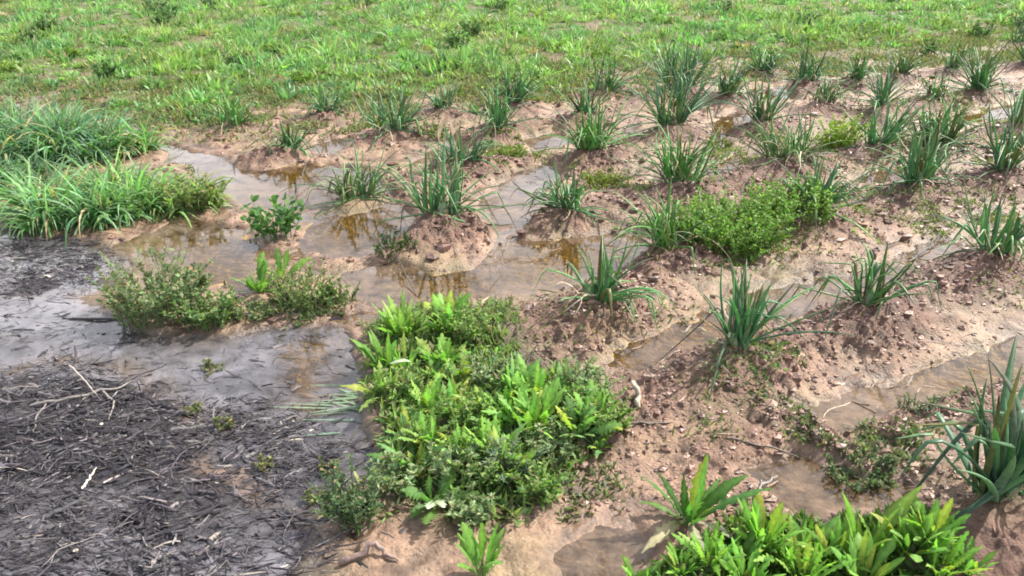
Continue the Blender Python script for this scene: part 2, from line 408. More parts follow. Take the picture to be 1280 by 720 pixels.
def tube(mb, pts, rad, col, tipcol=None, k=7, flat=1.0):
    n, S1, _ = pts.shape
    t = np.gradient(pts, axis=1); t /= np.linalg.norm(t, axis=2, keepdims=True) + 1e-9
    ref = np.where(np.abs(t[..., 2:3]) > 0.95, np.array([1.0, 0, 0]), np.array([0, 0, 1.0]))
    hz = pts[:, -1] - pts[:, 0]
    side = np.stack([-hz[:, 1], hz[:, 0], np.zeros(n)], -1); side /= np.linalg.norm(side, axis=1, keepdims=True) + 1e-9
    u = np.repeat(side[:, None], S1, 1); u = u - t * (u * t).sum(2, keepdims=True); u /= np.linalg.norm(u, axis=2, keepdims=True) + 1e-9
    w = np.cross(t, u)
    an = np.arange(k) / k * 2 * PI
    V = pts[:, :, None] + (u[:, :, None] * np.cos(an)[None, None, :, None] + w[:, :, None] * (np.sin(an) * flat)[None, None, :, None]) * rad[:, :, None, None]
    c = np.repeat(col[:, None], S1, 1)
    if tipcol is not None:
        q = np.linspace(0, 1, S1)[None, :, None] ** 2
        c = c * (1 - q) + tipcol[:, None] * q
    C3 = np.repeat(c[:, :, None], k, 2)
    idx = np.arange(n * S1 * k).reshape(n, S1, k); nx = np.roll(idx, -1, 2)
    f = np.stack([idx[:, :-1], nx[:, :-1], nx[:, 1:], idx[:, 1:]], -1)
    mb.add(V, f, C3)
def cols(r, n, base, var=0.18, hue=0.12):
    b = np.atleast_2d(np.array(base, float)) * (1 + (r.random((n, 1)) - 0.5) * 2 * var)
    return b * (1 + (r.random((n, 3)) - 0.5) * 2 * hue * np.array([1, .5, 1]))
LANCE = np.array([.16, .3, .62, .9, 1.0, .95, .72, .38, .05])
SPOON = np.array([.14, .18, .3, .6, .9, 1.0, .95, .65, .12])
def jag(prof, S, amp):
    t = np.linspace(0, 1, S + 1); p = np.interp(t, np.linspace(0, 1, len(prof)), prof)
    k = 1 + amp * np.where(np.arange(S + 1) % 2 == 0, -1, .6); k[0] = k[-1] = 1
    return p * k
JAG, JAGS, JAGL = jag(LANCE, 16, .26), jag(SPOON, 14, .22), jag(SPOON, 18, .38)
BLADE = np.array([.75, 1.0, .95, .8, .55, .08])

# ---------------------------------------------------------------- ground and water sheets
def fan_grid(rows, half, ncol):
    u = np.linspace(-1, 1, ncol)
    u = np.sign(u) * (0.75 * np.abs(u) + 0.25 * np.abs(u) ** 3)
    x = u[None] * half[:, None]; y = np.repeat(rows[:, None], ncol, 1)
    idx = np.arange(x.size).reshape(x.shape)
    f = np.stack([idx[:-1, :-1], idx[:-1, 1:], idx[1:, 1:], idx[1:, :-1]], -1)
    return x.ravel(), y.ravel(), f
rows = np.concatenate([[-400, -60, -10, -2, 0.2], np.geomspace(0.8, 26, 900), [30, 40, 60, 110, 220, 500, 1200]])
half = np.where(rows > 0, np.maximum(rows, 0) * 0.95 + 1.3, 1.3); half[:5] = [400, 70, 14, 4, 1.6]; half[-7:] = [34, 60, 110, 200, 400, 800, 1800]
gx, gy, gf = fan_grid(rows, half, 760)
gh, G = ground_fields(gx, gy)

def lerp(a, b, t): return a + (np.asarray(b) - a) * t[:, None]
n1 = fbm(gx, gy, 0.5, 3, 40.0); n2 = fbm(gx, gy, 0.12, 3, 44.0)
silt = np.array([0.255, 0.163, 0.108]); crumb = np.array([0.145, 0.080, 0.056])
c = np.repeat(silt[None], len(gx), 0)
c = lerp(c, (0.205, 0.152, 0.10), sstep(-0.1, 0.4, n1))
c = lerp(c, crumb, np.clip(sstep(0.018, 0.07, gh) * (1 - G['fld']) * 0.9 + 0.25 * sstep(0.1, 0.5, n2), 0, 1))
c = lerp(c, (0.085, 0.053, 0.038), sstep(0.05, 0.5, fbm(gx, gy, 0.09, 4, 120.0)) * 0.75 * (1 - G['w']))
olive = sstep(0.0, 0.45, fbm(gx, gy, 0.35, 3, 90.0)) * (1 - G['cr']) * 0.45
c = lerp(c, (0.165, 0.14, 0.06), olive)
c = lerp(c, (0.13, 0.105, 0.055), G['fld'] * 0.9)
c = lerp(c, (0.09, 0.12, 0.035), G['fld'] * sstep(-0.2, 0.3, n1) * 0.7)
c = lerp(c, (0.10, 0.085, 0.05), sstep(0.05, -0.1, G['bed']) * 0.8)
rim = sstep(-.004, .004, gh) * sstep(.020, .006, gh) * (1 - G['fld'])
c = c * (1 - .38 * rim)[:, None]
c = lerp(c, (0.20, 0.125, 0.048), sstep(.0, -.010, gh) * (1 - G['deb']))
refl = sstep(0.14, -0.05, union(PLANT_REFLECT, gx, gy) + G['wob'] * 1.5)  # plant reflections painted as a yellow bottom colour
c = lerp(c, (0.34, 0.205, 0.02), refl * sstep(.010, -.006, gh) * 0.95); c = lerp(c, (0.17, 0.12, 0.045), refl * sstep(-.002, .012, gh) * .45)
gw = sstep(0.05, -0.05, G['grey'])
c = lerp(c, (0.055, 0.05, 0.05), gw * (1 - refl))
c = lerp(c, (0.026, 0.023, 0.025), G['deb'])
wet = np.clip(1.0 - sstep(0.0, 0.045, gh) * 0.62, 0.1, 1) * (1 - 0.8 * G['fld'])
wet = np.maximum(wet, 0.65 * G['deb'])
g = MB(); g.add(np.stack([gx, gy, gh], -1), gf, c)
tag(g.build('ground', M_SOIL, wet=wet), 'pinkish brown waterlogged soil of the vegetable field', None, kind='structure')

wr = np.geomspace(0.8, 13, 300); wx, wy, wf = fan_grid(wr, wr * 0.95 + 1.25, 320)
wtan, wgrey, wdeb = union(TAN_WATER, wx, wy), union(GREY_WATER, wx, wy), union(DEBRIS, wx, wy)
wz = 0.0 * wx
lef = sstep(0.12, -0.12, np.minimum(wgrey, wdeb) + 0.05 * fbm(wx, wy, 0.2, 2, 8.0))
wc = np.repeat(np.array([[0.31, 0.215, 0.135]]), len(wx), 0)
wc = lerp(wc, (0.33, 0.27, 0.22), sstep(-.1, .5, fbm(wx, wy, 0.4, 2, 14.)))
wc = lerp(wc, (0.30, 0.287, 0.315), lef); wc = lerp(wc, (0.15, 0.142, 0.147), lef * sstep(-.1, .5, fbm(wx, wy, .25, 4, 15.) + .35 * sstep(3.0, 2.2, wy)) * .75)  # grey silt, with a lavender sky reflection painted into its colour
wrefl = sstep(0.14, -0.05, union(PLANT_REFLECT, wx, wy) + 0.05 * fbm(wx, wy, 0.2, 2, 3.0))  # water made clearer over the painted plant reflections
tb = -0.35 + 0.11 * lef - 0.25 * wrefl + 0.12 * fbm(wx, wy, 0.3, 2, 70.)
w = MB(); w.add(np.stack([wx, wy, wz], -1), wf, wc)
tag(w.build('water', M_WATER, wet=tb), 'shallow muddy flood water lying in the furrows', None, kind='structure')

# ---------------------------------------------------------------- onion plants
def onion(spec, i):
    px, py, hp, sp, nl, kind, label = spec
    r = np.random.default_rng(1000 + i)
    x, y = float(OX[i]), float(OY[i]); z = float(H(np.array([x]), np.array([y]))[0])
    fk = np.interp(py, [120, 260, 400], [1.38, 1.28, 1.0]); hm = metres_high(hp * fk, py); sm = sp * (1 + (fk - 1) * .7) / ppm(py)
    root = thing('onion_plant', label, 'onion plant', (x, y, z), 'onion plants growing in rows across the flooded mud')
    n = int(nl * (2.5 if kind not in ('broad', 'droop') else 1.8))
    S = 12
    rc = {'broad': .05, 'lush': .06, 'mop': .055, 'fan': .045, 'upright': .035, 'droop': .04}[kind] * (0.7 + sm)
    ang = r.uniform(0, 2 * PI, n); rad = rc * np.sqrt(r.random(n))
    off = np.stack([rad * np.cos(ang) * 1.3, rad * np.sin(ang), np.zeros(n)], -1)
    ncl = int(r.integers(2, 5)); ca = r.uniform(0, 2 * PI, ncl); ci = r.integers(0, ncl, n)
    cen = np.stack([np.cos(ca) * sm * .11, np.sin(ca) * sm * .06, np.zeros(ncl)], -1)
    base = np.array([x, y, z - 0.01]) + off * .6 + cen[ci]
    head = np.where(r.random(n) < .45, ca[ci], ang) + r.normal(0, 0.7, n)
    side = np.abs(np.cos(head))
    wide = np.clip(sm / (1.45 * hm), 0.3, 1.8)
    lean = np.abs(r.normal(0.26, 0.42, n)) * (0.4 + wide * (.35 + .8 * side))
    curve = r.normal(0.3, 0.42, n) * (0.5 + wide)
    L = hm * r.uniform(0.6, 1.1, n) * (.82 if kind == 'broad' else 1) * (1 + .35 * np.clip(lean, 0, 1))
    kink = np.zeros(n); kpos = r.uniform(0.45, 0.75, n)
    pk = {'broad': .22, 'lush': .18, 'mop': .35, 'fan': .25, 'upright': .14, 'droop': .75}[kind]
    pk = pk + .13; kk = r.random(n) < pk
    kink[kk] = r.uniform(0.9, 2.0, kk.sum())
    if kind == 'droop': L *= 1.35
    if kind in ('lush', 'mop'): curve = curve + 0.35
    th = np.clip(tilt(lean, curve, S, 1.5, kink, kpos), -0.3, 2.75)
    hd = head[:, None] + r.normal(0, 0.35, n)[:, None] * np.linspace(0, 1, S)[None]
    pts = clamp_ground(spines(base, hd, L, th))
    wr_ = {'broad': .0105, 'lush': .0052, 'mop': .0050, 'fan': .0064, 'upright': .0060, 'droop': .0068}[kind] * r.uniform(.7, 1.2, n)
    wr_ = wr_ * (1.3 if py < 200 else 1.12)
    s = np.linspace(0, 1, S + 1)
    prof = np.interp(s, [0, .12, .35, .7, .92, 1], [.85, 1, 1.05, .8, .38, .06])
    g0 = {'broad': (.100, .225, .120), 'lush': (.120, .285, .082), 'mop': (.140, .265, .100), 'fan': (.120, .270, .110), 'upright': (.115, .260, .120), 'droop': (.105, .235, .085)}[kind]
    cc = cols(r, n, g0, .4, .15); yel = r.random(n) < .12
    cc[yel] = cols(r, yel.sum(), (.17, .20, .075), .2)
    tips = cc * np.array([1.1, .95, .8]); dt = r.random(n) < .3
    tips[dt] = cols(r, dt.sum(), (.10, .075, .045), .3)
    mb = MB(); tube(mb, pts, wr_[:, None] * prof[None], cc, tips, 7, .5 if kind != 'broad' else .4)
    mb.build('foliage', M_ONION, root, (x, y, z))
    # pale swollen stem base
    sb = MB(); st = spines(np.array([[x, y, z - .02]]), np.array([r.uniform(0, 6)]), np.array([.075]), np.full((1, 4), .08))
    tube(sb, st, rc * np.array([[.5, .55, .5, .42, .3]]), np.array([[.30, .30, .19]]), np.array([g0]) * 1.1, 9, .75)
    sb.build('stem', M_ONION, root, (x, y, z))
    # withered leaves hanging to the mud, each a mesh of its own
    nw = {'broad': 4, 'lush': 6, 'mop': 9, 'fan': 7, 'upright': 6, 'droop': 7}[kind]
    if py < 110: nw = max(3, nw // 2)
    for j in range(nw):
        hh = r.uniform(-PI, 0.1) if r.random() < .75 else r.uniform(0, PI)
        th = tilt(np.array([r.uniform(.15, 1.1)]), np.array([r.uniform(.8, 1.7)]), 10, r.uniform(.8, 2), np.array([r.uniform(0, .7)]), np.array([r.uniform(.3, .7)]))
        bd = np.array([[x, y, z]]) + r.normal(0, rc * .6, (1, 3)) * np.array([1, 1, 0])
        p = clamp_ground(spines(bd, hh + r.normal(0, .25, (1, 10)).cumsum(1), np.array([hm * r.uniform(.6, 1.05)]), np.minimum(th, 2.8)), .005)
        wm = MB(); base_c = (.34, .29, .19) if r.random() < .65 else ((.10, .07, .045) if r.random() < .5 else (.22, .24, .12))
        cw = cols(r, 1, base_c, .2)
        ribbon(wm, p, np.array([r.uniform(.006, .010)]), np.interp(np.linspace(0, 1, 11), [0, .3, .9, 1], [1, .9, .5, .1]), cw, cw * r.uniform(.5, 1.1), .5, r.uniform(-.6, .6))
        wm.build('withered_leaf', M_DRY, root, (x, y, z))
    return root
EXTRA = {}
roots = [onion(o, i) for i, o in enumerate(ONIONS)]

def special_leaf(root, px_pts, heights, name, col, width, mat=M_DRY):
    """a single long leaf of a plant laid through ground points at given heights"""
    X, Y = at([p[0] for p in px_pts], [p[1] for p in px_pts])
    P = np.stack([X, Y, H(X, Y) + np.array(heights)], -1)
    t = np.linspace(0, len(P) - 1, 15); k = np.arange(len(P))
    p = np.stack([np.interp(t, k, P[:, a]) for a in range(3)], -1)
    p[1:-1] = (p[:-2] + 2 * p[1:-1] + p[2:]) / 4
    mb = MB(); cc = np.array([col], float)
    tube(mb, p[None], (width * np.interp(np.linspace(0, 1, 15), [0, .4, .9, 1], [1, .9, .5, .15]))[None], cc, cc * .7, 7, .6)
    mb.build(name, mat, root, tuple(root.location))
def foot_px(px, py): return (px, py)
special_leaf(roots[1], [(905, 468), (890, 455), (868, 462), (812, 468)], [.02, .16, .13, .003], 'bent_leaf', (.05, .055, .035), .0045)
special_leaf(roots[1], [(905, 472), (893, 492), (884, 520)], [.05, .05, .004], 'bent_leaf', (.09, .14, .075), .006, M_ONION)
special_leaf(roots[5], [(540, 290), (505, 285), (500, 300)], [.02, .14, .003], 'bent_leaf', (.06, .06, .035), .005)
special_leaf(roots[5], [(565, 288), (610, 280), (632, 288), (648, 292)], [.03, .10, .13, .003], 'bent_leaf', (.05, .09, .035), .005, M_ONION)
special_leaf(roots[5], [(560, 288), (600, 275), (625, 285)], [.03, .17, .003], 'bent_leaf', (.06, .08, .035), .005, M_ONION)
special_leaf(roots[4], [(742, 395), (765, 395), (790, 410), (806, 424)], [.03, .11, .06, .003], 'withered_leaf', (.30, .30, .17), .004)
special_leaf(roots[4], [(742, 398), (775, 405), (806, 424)], [.02, .04, .003], 'withered_leaf', (.30, .29, .18), .004)
special_leaf(roots[0], [(1225, 660), (1190, 640), (1160, 650), (1125, 650)], [.06, .28, .20, .01], 'bent_leaf', (.045, .105, .06), .010, M_ONION)
special_leaf(roots[0], [(1240, 665), (1200, 690), (1165, 690)], [.08, .07, .01], 'bent_leaf', (.06, .12, .07), .010, M_ONION)
special_leaf(roots[3], [(1210, 345), (1185, 348), (1165, 350)], [.05, .05, .004], 'bent_leaf', (.05, .07, .04), .005, M_ONION)
special_leaf(roots[2], [(1068, 405), (1040, 415), (1026, 445)], [.05, .12, .004], 'bent_leaf', (.06, .11, .05), .006, M_ONION)

# ---------------------------------------------------------------- weeds
def rosette(name, label, cat, px, py, hp, sp, nleaf, green, prof=LANCE, wfrac=.22, wavy=.25, group=None, pale=0, lean0=.55, yellow=0.0, seed=0, dry=0, core=None):
    r = np.random.default_rng(5000 + int(px * 7 + py * 13) + seed)
    x, y = (float(v) for v in at(px, py)); z = float(H(np.array([x]), np.array([y]))[0]); z = max(z, -.005)
    hm = metres_high(hp, py); sm = sp / ppm(py)
    root = thing(name, label, cat, (x, y, z), group)
    n = nleaf; S = len(prof) - 1
    k = (np.arange(n) + .5) / n
    head = np.arange(n) * 2.399 + r.normal(0, .35, n)
    lean = (.06 + lean0 * 1.5 * k) * r.uniform(.7, 1.2, n); curve = r.normal(.35, .3, n) + .35 * k
    L = np.hypot(hm, sm * .5 * k) * r.uniform(.4, 1.08, n)
    base = np.array([x, y, z - .004]) + np.stack([np.cos(head), np.sin(head), 0 * head], -1) * .012
    pts = clamp_ground(spines(base, head, L, np.clip(tilt(lean, curve, S, 1.4), -.2, 2.2)), .006)
    cc = cols(r, n, green, .22, .14)
    if yellow: 
        m = r.random(n) < yellow; cc[m] = cols(r, m.sum(), (.20, .26, .045), .15)
    mb = MB(); ribbon(mb, pts, L * wfrac * r.uniform(.8, 1.25, n), prof, cc, cc * np.array([1.1, 1.05, .9]), .22, r.normal(0, .35, n), wavy, seed=int(px))
    mb.build('foliage', M_LEAF, root, (x, y, z))
    sb = MB(); st = spines(np.array([[x, y, z - .015]]), head[:1], np.array([.045]), np.full((1, 4), .1))
    tube(sb, st, np.array([[.011, .012, .010, .008, .004]]), np.array([[.20, .21, .10]]), None, 8); sb.build('stem', M_LEAF, root, (x, y, z))
    for j in range(pale):
        hh = r.uniform(-2.6, -.4, (1,))
        p = clamp_ground(spines(np.array([[x, y, z + .01]]), hh, np.array([hm * 1.0]), tilt(np.array([.7]), np.array([.8]), S, 1.2)), .012)
        pm = MB(); ribbon(pm, p, np.array([hm * .30]), prof, np.array([[.33, .42, .27]]), np.array([[.38, .44, .30]]), .15, .1, .5, seed=j)
        o = pm.build('pale_leaf', M_LEAF, root, (x, y, z)); o['label'] = 'pale grey green toothed leaf'
    for j in range(dry):
        hh = r.uniform(-2.9, -.2, (1,))
        p = clamp_ground(spines(np.array([[x, y, z + .01]]), hh, np.array([hm * .9]), tilt(np.array([1.0]), np.array([1.0]), S, .8)), .006)
        pm = MB(); ribbon(pm, p, np.array([hm * .16]), prof, cols(r, 1, (.22, .21, .13), .2), None, .3, .2, .4, seed=j)
        pm.build('withered_leaf', M_DRY, root, (x, y, z))
    return root

def feathery(name, label, cat, px, py, hp, sp, nst, green, leaflen=.022, leafw=.006, group=None, per=16, seed=0, dead=0.0, arch=.5, parts=True):
    r = np.random.default_rng(9000 + int(px * 5 + py * 11) + seed)
    x, y = (float(v) for v in at(px, py)); z = max(float(H(np.array([x]), np.array([y]))[0]), -.004)
    hm = metres_high(hp, py); sm = sp / ppm(py)
    root = thing(name, label, cat, (x, y, z), group) if parts else None
    S = 8
    ang = r.uniform(0, 2 * PI, nst); rad = sm * .33 * np.sqrt(r.random(nst))
    base = np.stack([x + rad * np.cos(ang), y + rad * np.sin(ang) * .8, np.zeros(nst)], -1)
    base[:, 2] = np.maximum(H(base[:, 0], base[:, 1]), -.004) - .004
    head = ang + r.normal(0, .8, nst)
    L = hm * r.uniform(.5, 1.1, nst)
    pts = spines(base, head, L, tilt(np.abs(r.normal(.15, .25, nst)), r.normal(arch, .35, nst), S, 1.3))
    sb = MB(); tube(sb, pts, np.repeat(np.linspace(.0022, .0008, S + 1)[None], nst, 0), cols(r, nst, np.array(green) * .9 + .02, .2), None, 5)
    m = nst * per
    si = np.repeat(np.arange(nst), per); t = r.uniform(.12, 1.0, m) ** .8 * S
    i0 = np.minimum(t.astype(int), S - 1); fr = (t - i0)[:, None]
    lb = pts[si, i0] * (1 - fr) + pts[si, i0 + 1] * fr
    ll = leaflen * r.uniform(.5, 1.3, m) * (1.15 - .5 * t / S)
    lp = spines(lb, r.uniform(0, 2 * PI, m), ll, tilt(r.uniform(.5, 1.35, m), r.normal(.3, .4, m), 3))
    cc = cols(r, m, green, .3, .15); dd = r.random(m) < dead; cc[dd] = cols(r, dd.sum(), (.20, .165, .09), .3)
    mb = MB(); mb.v, mb.f, mb.c, mb.n = list(sb.v), list(sb.f), list(sb.c), sb.n
    ribbon(mb, lp, leafw * r.uniform(.6, 1.3, m), np.array([.5, 1, .85, .1]), cc, None, 0, r.normal(0, .6, m))
    if not parts: return mb
    sb = MB(); tube(sb, spines(np.array([[x, y, z - .01]]), head[:1], np.array([hm * .6]), np.full((1, 4), .12)), np.array([[.004, .0038, .003, .0024, .001]]), np.array([green]) * 1.1, None, 6)
    sb.build('stem', M_LEAF, root, (x, y, z)); mb.build('foliage', M_LEAF, root, (x, y, z))
    return root

GB, GM, GD, GG, GY = (.085, .19, .028), (.075, .15, .035), (.045, .095, .030), (.115, .145, .085), (.16, .23, .035)
feathery('dock_plant', 'dark leafy dock standing in the shallow brown water left of the wide onion', 'weed', 345, 302, 56, 66, 22, (.075, .165, .045), .055, .022, None, 12, arch=.3)
feathery('weed_clump', 'tall grey green weed clump at the edge of the grey water, left of two', 'weed', 195, 402, 82, 125, 95, (.15, .205, .095), .028, .011, 'weed clumps standing at the edge of the grey water', 22, dead=.15)
feathery('weed_clump', 'low green weed clump touching the right side of the taller grey green one', 'weed', 262, 408, 46, 85, 60, (.13, .21, .07), .026, .011, 'weed clumps standing at the edge of the grey water', 20, dead=.1)
rosette('broadleaf_weed', 'second bright leafy weed just right of the one over the dark hollow', 'weed', 352, 352, 38, 60, 22, (.12, .22, .05), JAGS, .2, .4)
rosette('broadleaf_weed', 'bright green leafy weed hanging over a dark wet hollow beside the brown water', 'weed', 325, 368, 40, 85, 26, GB, JAGS, .2, .4)
feathery('weed_clump', 'thin weed clump with upright yellow stalks between grey and brown water', 'weed', 378, 388, 60, 90, 60, (.16, .22, .075), .022, .008, 'weed clumps standing at the edge of the grey water', 14, dead=.25)
feathery('weed_clump', 'yellowish leafy weeds at the right end of the front grass tussocks by brown water', 'weed', 243, 262, 44, 95, 60, (.155, .215, .065), .04, .014, 'weed clumps standing at the edge of the grey water', 16, dead=.12)
feathery('weed_clump', 'leafy weed clump filling the gap behind the low green one, facing the brown water', 'weed', 232, 372, 38, 70, 44, (.14, .20, .09), .026, .010, 'weed clumps standing at the edge of the grey water', 22, dead=.12)
feathery('weed_clump', 'pale small leaved weed clump under the overhanging bright leafy weed', 'weed', 318, 402, 20, 70, 34, (.15, .20, .09), .022, .009, 'weed clumps standing at the edge of the grey water', 20, dead=.2)
feathery('weed_clump', 'short dark weed clump joining the water edge to the leafy bed', 'weed', 425, 385, 30, 60, 20, GM, .02, .009, 'weed clumps standing at the edge of the grey water', 16, dead=.2)
rosette('thistle_rosette', 'spreading rosette of long toothed leaves beside the small muddy pool', 'weed', 858, 662, 88, 130, 18, (.06, .15, .03), JAG, .15, .4, None, 0, .62, .12, dry=3)
rosette('broadleaf_weed', 'broad smooth leaved weed cut by the bottom edge below the leafy bed', 'weed', 602, 728, 62, 80, 15, (.10, .20, .04), JAGS, .2, .3, None, 0, .22)
rosette('broadleaf_weed', 'weed with one large pale toothed leaf at the front of the leafy bed', 'weed', 545, 640, 40, 90, 14, GM, JAGL, .28, .5, None, 2, .7)
rosette('broadleaf_weed', 'tall weed with a pale upright leaf at the left edge of the leafy bed', 'weed', 482, 470, 55, 70, 11, (.08, .18, .03), LANCE, .22, .25, None, 1, .35)
feathery('feathery_weed', 'silvery feathery weed at the lower right of the leafy bed', 'weed', 640, 605, 50, 55, 26, (.15, .20, .12), .03, .005, None, 30)
feathery('feathery_weed', 'dark feathery weed at the lower left of the leafy bed beside the straw', 'weed', 445, 655, 55, 85, 34, (.09, .145, .065), .026, .006, None, 24, dead=.12)
feathery('leafy_bush', 'bright green leafy weed bush between onions in the middle of the field', 'weed', 905, 314, 60, 185, 230, (.150, .265, .055), .026, .012, None, 24, arch=.5, dead=.04)
feathery('leafy_bush', 'lighter shoots of the leafy weed rising behind the bright green bush', 'weed', 985, 288, 52, 140, 140, (.165, .28, .06), .022, .012, None, 22)
feathery('leafy_bush', 'small yellow green weed beside the stiff dark onion', 'weed', 1050, 190, 44, 62, 70, (.23, .33, .04), .028, .012, None, 20)
feathery('leafy_bush', 'tiny yellow green weed in a puddle between two onion rows', 'weed', 897, 186, 14, 55, 18, (.13, .17, .03), .024, .012, None, 14)
feathery('leafy_bush', 'low yellow green weed at the foot of the bushy onion', 'weed', 752, 236, 22, 60, 26, (.15, .19, .03), .022, .01, None, 18)
feathery('leafy_bush', 'flat yellow green weed right of the thin leaved onion', 'weed', 640, 200, 16, 45, 20, (.14, .19, .03), .022, .01, None, 16)
feathery('leafy_bush', 'mossy dark weed on the left flank of the elbow leaved onion mound', 'weed', 492, 322, 22, 75, 34, (.055, .095, .03), .018, .008, None, 16, dead=.1)
feathery('leafy_bush', 'olive weed spreading right of the wide low onion', 'weed', 540, 178, 24, 55, 24, (.11, .15, .04), .024, .01, None, 16, dead=.15)
feathery('seedling_patch', 'grey green seedlings sprouting between clods left of the big corner onion', 'weed', 1075, 595, 20, 120, 60, (.12, .17, .08), .018, .007, None, 12, dead=.08)
feathery('seedling_patch', 'faint grey seedlings on wet mud above the big corner onion', 'weed', 1145, 520, 20, 80, 26, (.13, .17, .10), .016, .006, None, 10, dead=.2)
for px, py, s, lb in [(268, 462, 40, 'sprig of weed poking out of the grey water below the weed clumps'), (282, 535, 30, 'small weed tuft at the straw edge in the middle of the grey water'),
                      (412, 588, 34, 'floating weed tuft near the foot of the leafy bed'), (240, 518, 26, 'weed sprig on the crest of the black straw'),
                      (328, 585, 24, 'faint weed sprig between straw and grey water'), (395, 625, 26, 'small weed sprig just above the lower left feathery weed')]:
    feathery('weed_sprig', lb, 'weed', px, py, 16, s, 12, (.13, .15, .06), .018, .008, 'weed sprigs in the grey water', 10, dead=.25)
# blades flattened on the water
r = np.random.default_rng(3)
x, y = (float(v) for v in at(445, 505)); n = 22
b = np.stack([x + r.normal(0.03, .05, n), y + r.normal(0, .06, n), np.full(n, .004)], -1)
p = spines(b, PI + r.normal(0, .25, n), r.uniform(.08, .2, n), np.full((n, 5), 1.55)); p[..., 2] = np.maximum(p[..., 2], .002)
mb = MB(); ribbon(mb, p, np.full(n, .008), BLADE, cols(r, n, (.20, .30, .19), .2))
tag(mb.build('grass_tuft', M_GRASS, None, (x, y, 0)), 'pale blades floating flat on the grey water beside the leafy bed', 'grass tuft')

# leafy bed
bg = 'weeds crowded in the leafy bed beside the grey water'
spots = [(500, 430, 'b'), (530, 425, 'f'), (560, 432, 'b'), (590, 440, 'f'), (512, 470, 'b'), (545, 470, 'b'), (580, 480, 'b'), (615, 480, 'f'), (640, 500, 'b'), (675, 505, 'b'),
         (705, 515, 'b'), (735, 530, 'f'), (500, 510, 'f'), (535, 515, 'b'), (570, 525, 'b'), (605, 530, 'b'), (640, 545, 'b'), (680, 550, 'b'), (720, 560, 'b'), (752, 560, 'f'),
         (505, 555, 'b'), (540, 565, 'b'), (575, 575, 'b'), (610, 580, 'b'), (650, 580, 'b'), (690, 585, 'f'), (515, 600, 'b'), (560, 610, 'f'), (600, 615, 'f'), (490, 620, 'f'), (665, 625, 'f'), (585, 650, 'f')]
er = np.random.default_rng(64)
for k in range(26):
    ex_, ey_ = er.uniform(470, 750), er.uniform(425, 650)
    X_, Y_ = at(ex_, ey_)
    if BED_CORE.sd(np.array([X_]), np.array([Y_]))[0] < 0: spots.append((ex_, ey_, 'bbf'[k % 3]))
for i, (px, py, k) in enumerate(spots):
    r = np.random.default_rng(300 + i)
    px += r.normal(0, 5); py += r.normal(0, 4)
    if k == 'b':
        rosette('broadleaf_weed', 'bright green weed with upright jagged leaves crowded in the leafy bed', 'weed', px, py, r.uniform(26, 54), r.uniform(44, 80), int(r.integers(18, 34)),
                [(.130, .265, .055), (.120, .235, .075), (.150, .28, .06), (.18, .30, .07)][int(r.integers(4))], [JAG, JAGS, JAGL, JAGL][int(r.integers(4))], r.uniform(.14, .26), .6, bg, 0, .55, .14)
    else:
        feathery('feathery_weed', 'fine leaved grey green weed filling gaps in the leafy bed', 'weed', px, py, r.uniform(30, 46), r.uniform(55, 75), 34, [(.20, .27, .13), (.16, .26, .07), (.19, .28, .085)][int(r.integers(3))], .026, .008, bg, 20, dead=.08)
sg = 'weeds crowded along the bottom edge'
for i, (px, py, h) in enumerate([(850, 728, 30), (885, 722, 50), (920, 712, 52), (950, 700, 62), (985, 716, 56), (1010, 708, 50), (1040, 722, 55), (1100, 712, 55), (1128, 724, 60), (1150, 712, 66),
                                 (1000, 745, 60), (1075, 748, 60), (930, 745, 55), (1165, 745, 55), (1200, 740, 26), (800, 735, 30)]):
    rosette('broadleaf_weed', 'light green upright leafy weed in the strip along the bottom edge', 'weed', px, py, h * .86, 80, 30, [(.135, .275, .05), (.15, .29, .05), (.12, .245, .05)][i % 3], [JAGS, JAGL, SPOON][i % 3], [.17, .15, .2][i % 3], .45, sg, 0, .36, .12)
rosette('broadleaf_weed', 'tallest light green weed with one upright leaf, in the strip at the bottom edge', 'weed', 1070, 715, 98, 60, 9, (.12, .23, .03), LANCE, .16, .2, sg, 0, .22)

# grass tussocks on the left
def tussock(label, px, py, hp, sp, nb, green, seed):
    r = np.random.default_rng(seed)
    x, y = (float(v) for v in at(px, py)); z = max(float(H(np.array([x]), np.array([y]))[0]), 0)
    nb = int(nb * 1.5); hm = metres_high(hp, py); sm = sp / ppm(py)
    nt_ = 40; ta = r.uniform(0, 2 * PI, nt_); tq = sm * .42 * np.sqrt(r.random(nt_)); cl = r.integers(0, nt_, nb); a = r.uniform(0, 2 * PI, nb); q = .03 * np.sqrt(r.random(nb))
    b = np.stack([x + (tq * np.cos(ta))[cl] + q * np.cos(a), y + (tq * np.sin(ta) * .95)[cl] + q * np.sin(a), np.full(nb, 0.)], -1); b[:, 2] = H(b[:, 0], b[:, 1]) - .01
    head = a + r.normal(0, .9, nb)
    p = clamp_ground(spines(b, head, hm * 1.25 * r.uniform(.3, 1.15, nb) * (.6 + .7 * r.random(nt_))[cl], np.clip(tilt(np.abs(r.normal(.28, .3, nb)), r.uniform(.6, 3.2, nb), 7, 1.2), 0, 2.8)))
    cc = cols(r, nb, np.array(green) * 1.45 * (.7 + .6 * r.random((nt_, 1)))[cl] + np.array([0, 0, .012]), .35, .2); d = r.random(nb) < .06; cc[d] = cols(r, d.sum(), (.27, .25, .13), .2)
    mb = MB(); ribbon(mb, p, r.uniform(.008, .020, nb), np.array([.7, 1, 1, .95, .8, .6, .35, .06]), cc, cc * np.array([1.25, 1.15, 1.2]), .3, r.normal(0, .4, nb))
    root = thing('grass_tussock', label, 'grass tussock', (x, y, z), 'grass tussocks at the left edge')
    mb.build('foliage', M_GRASS, root, (x, y, z))
    return root
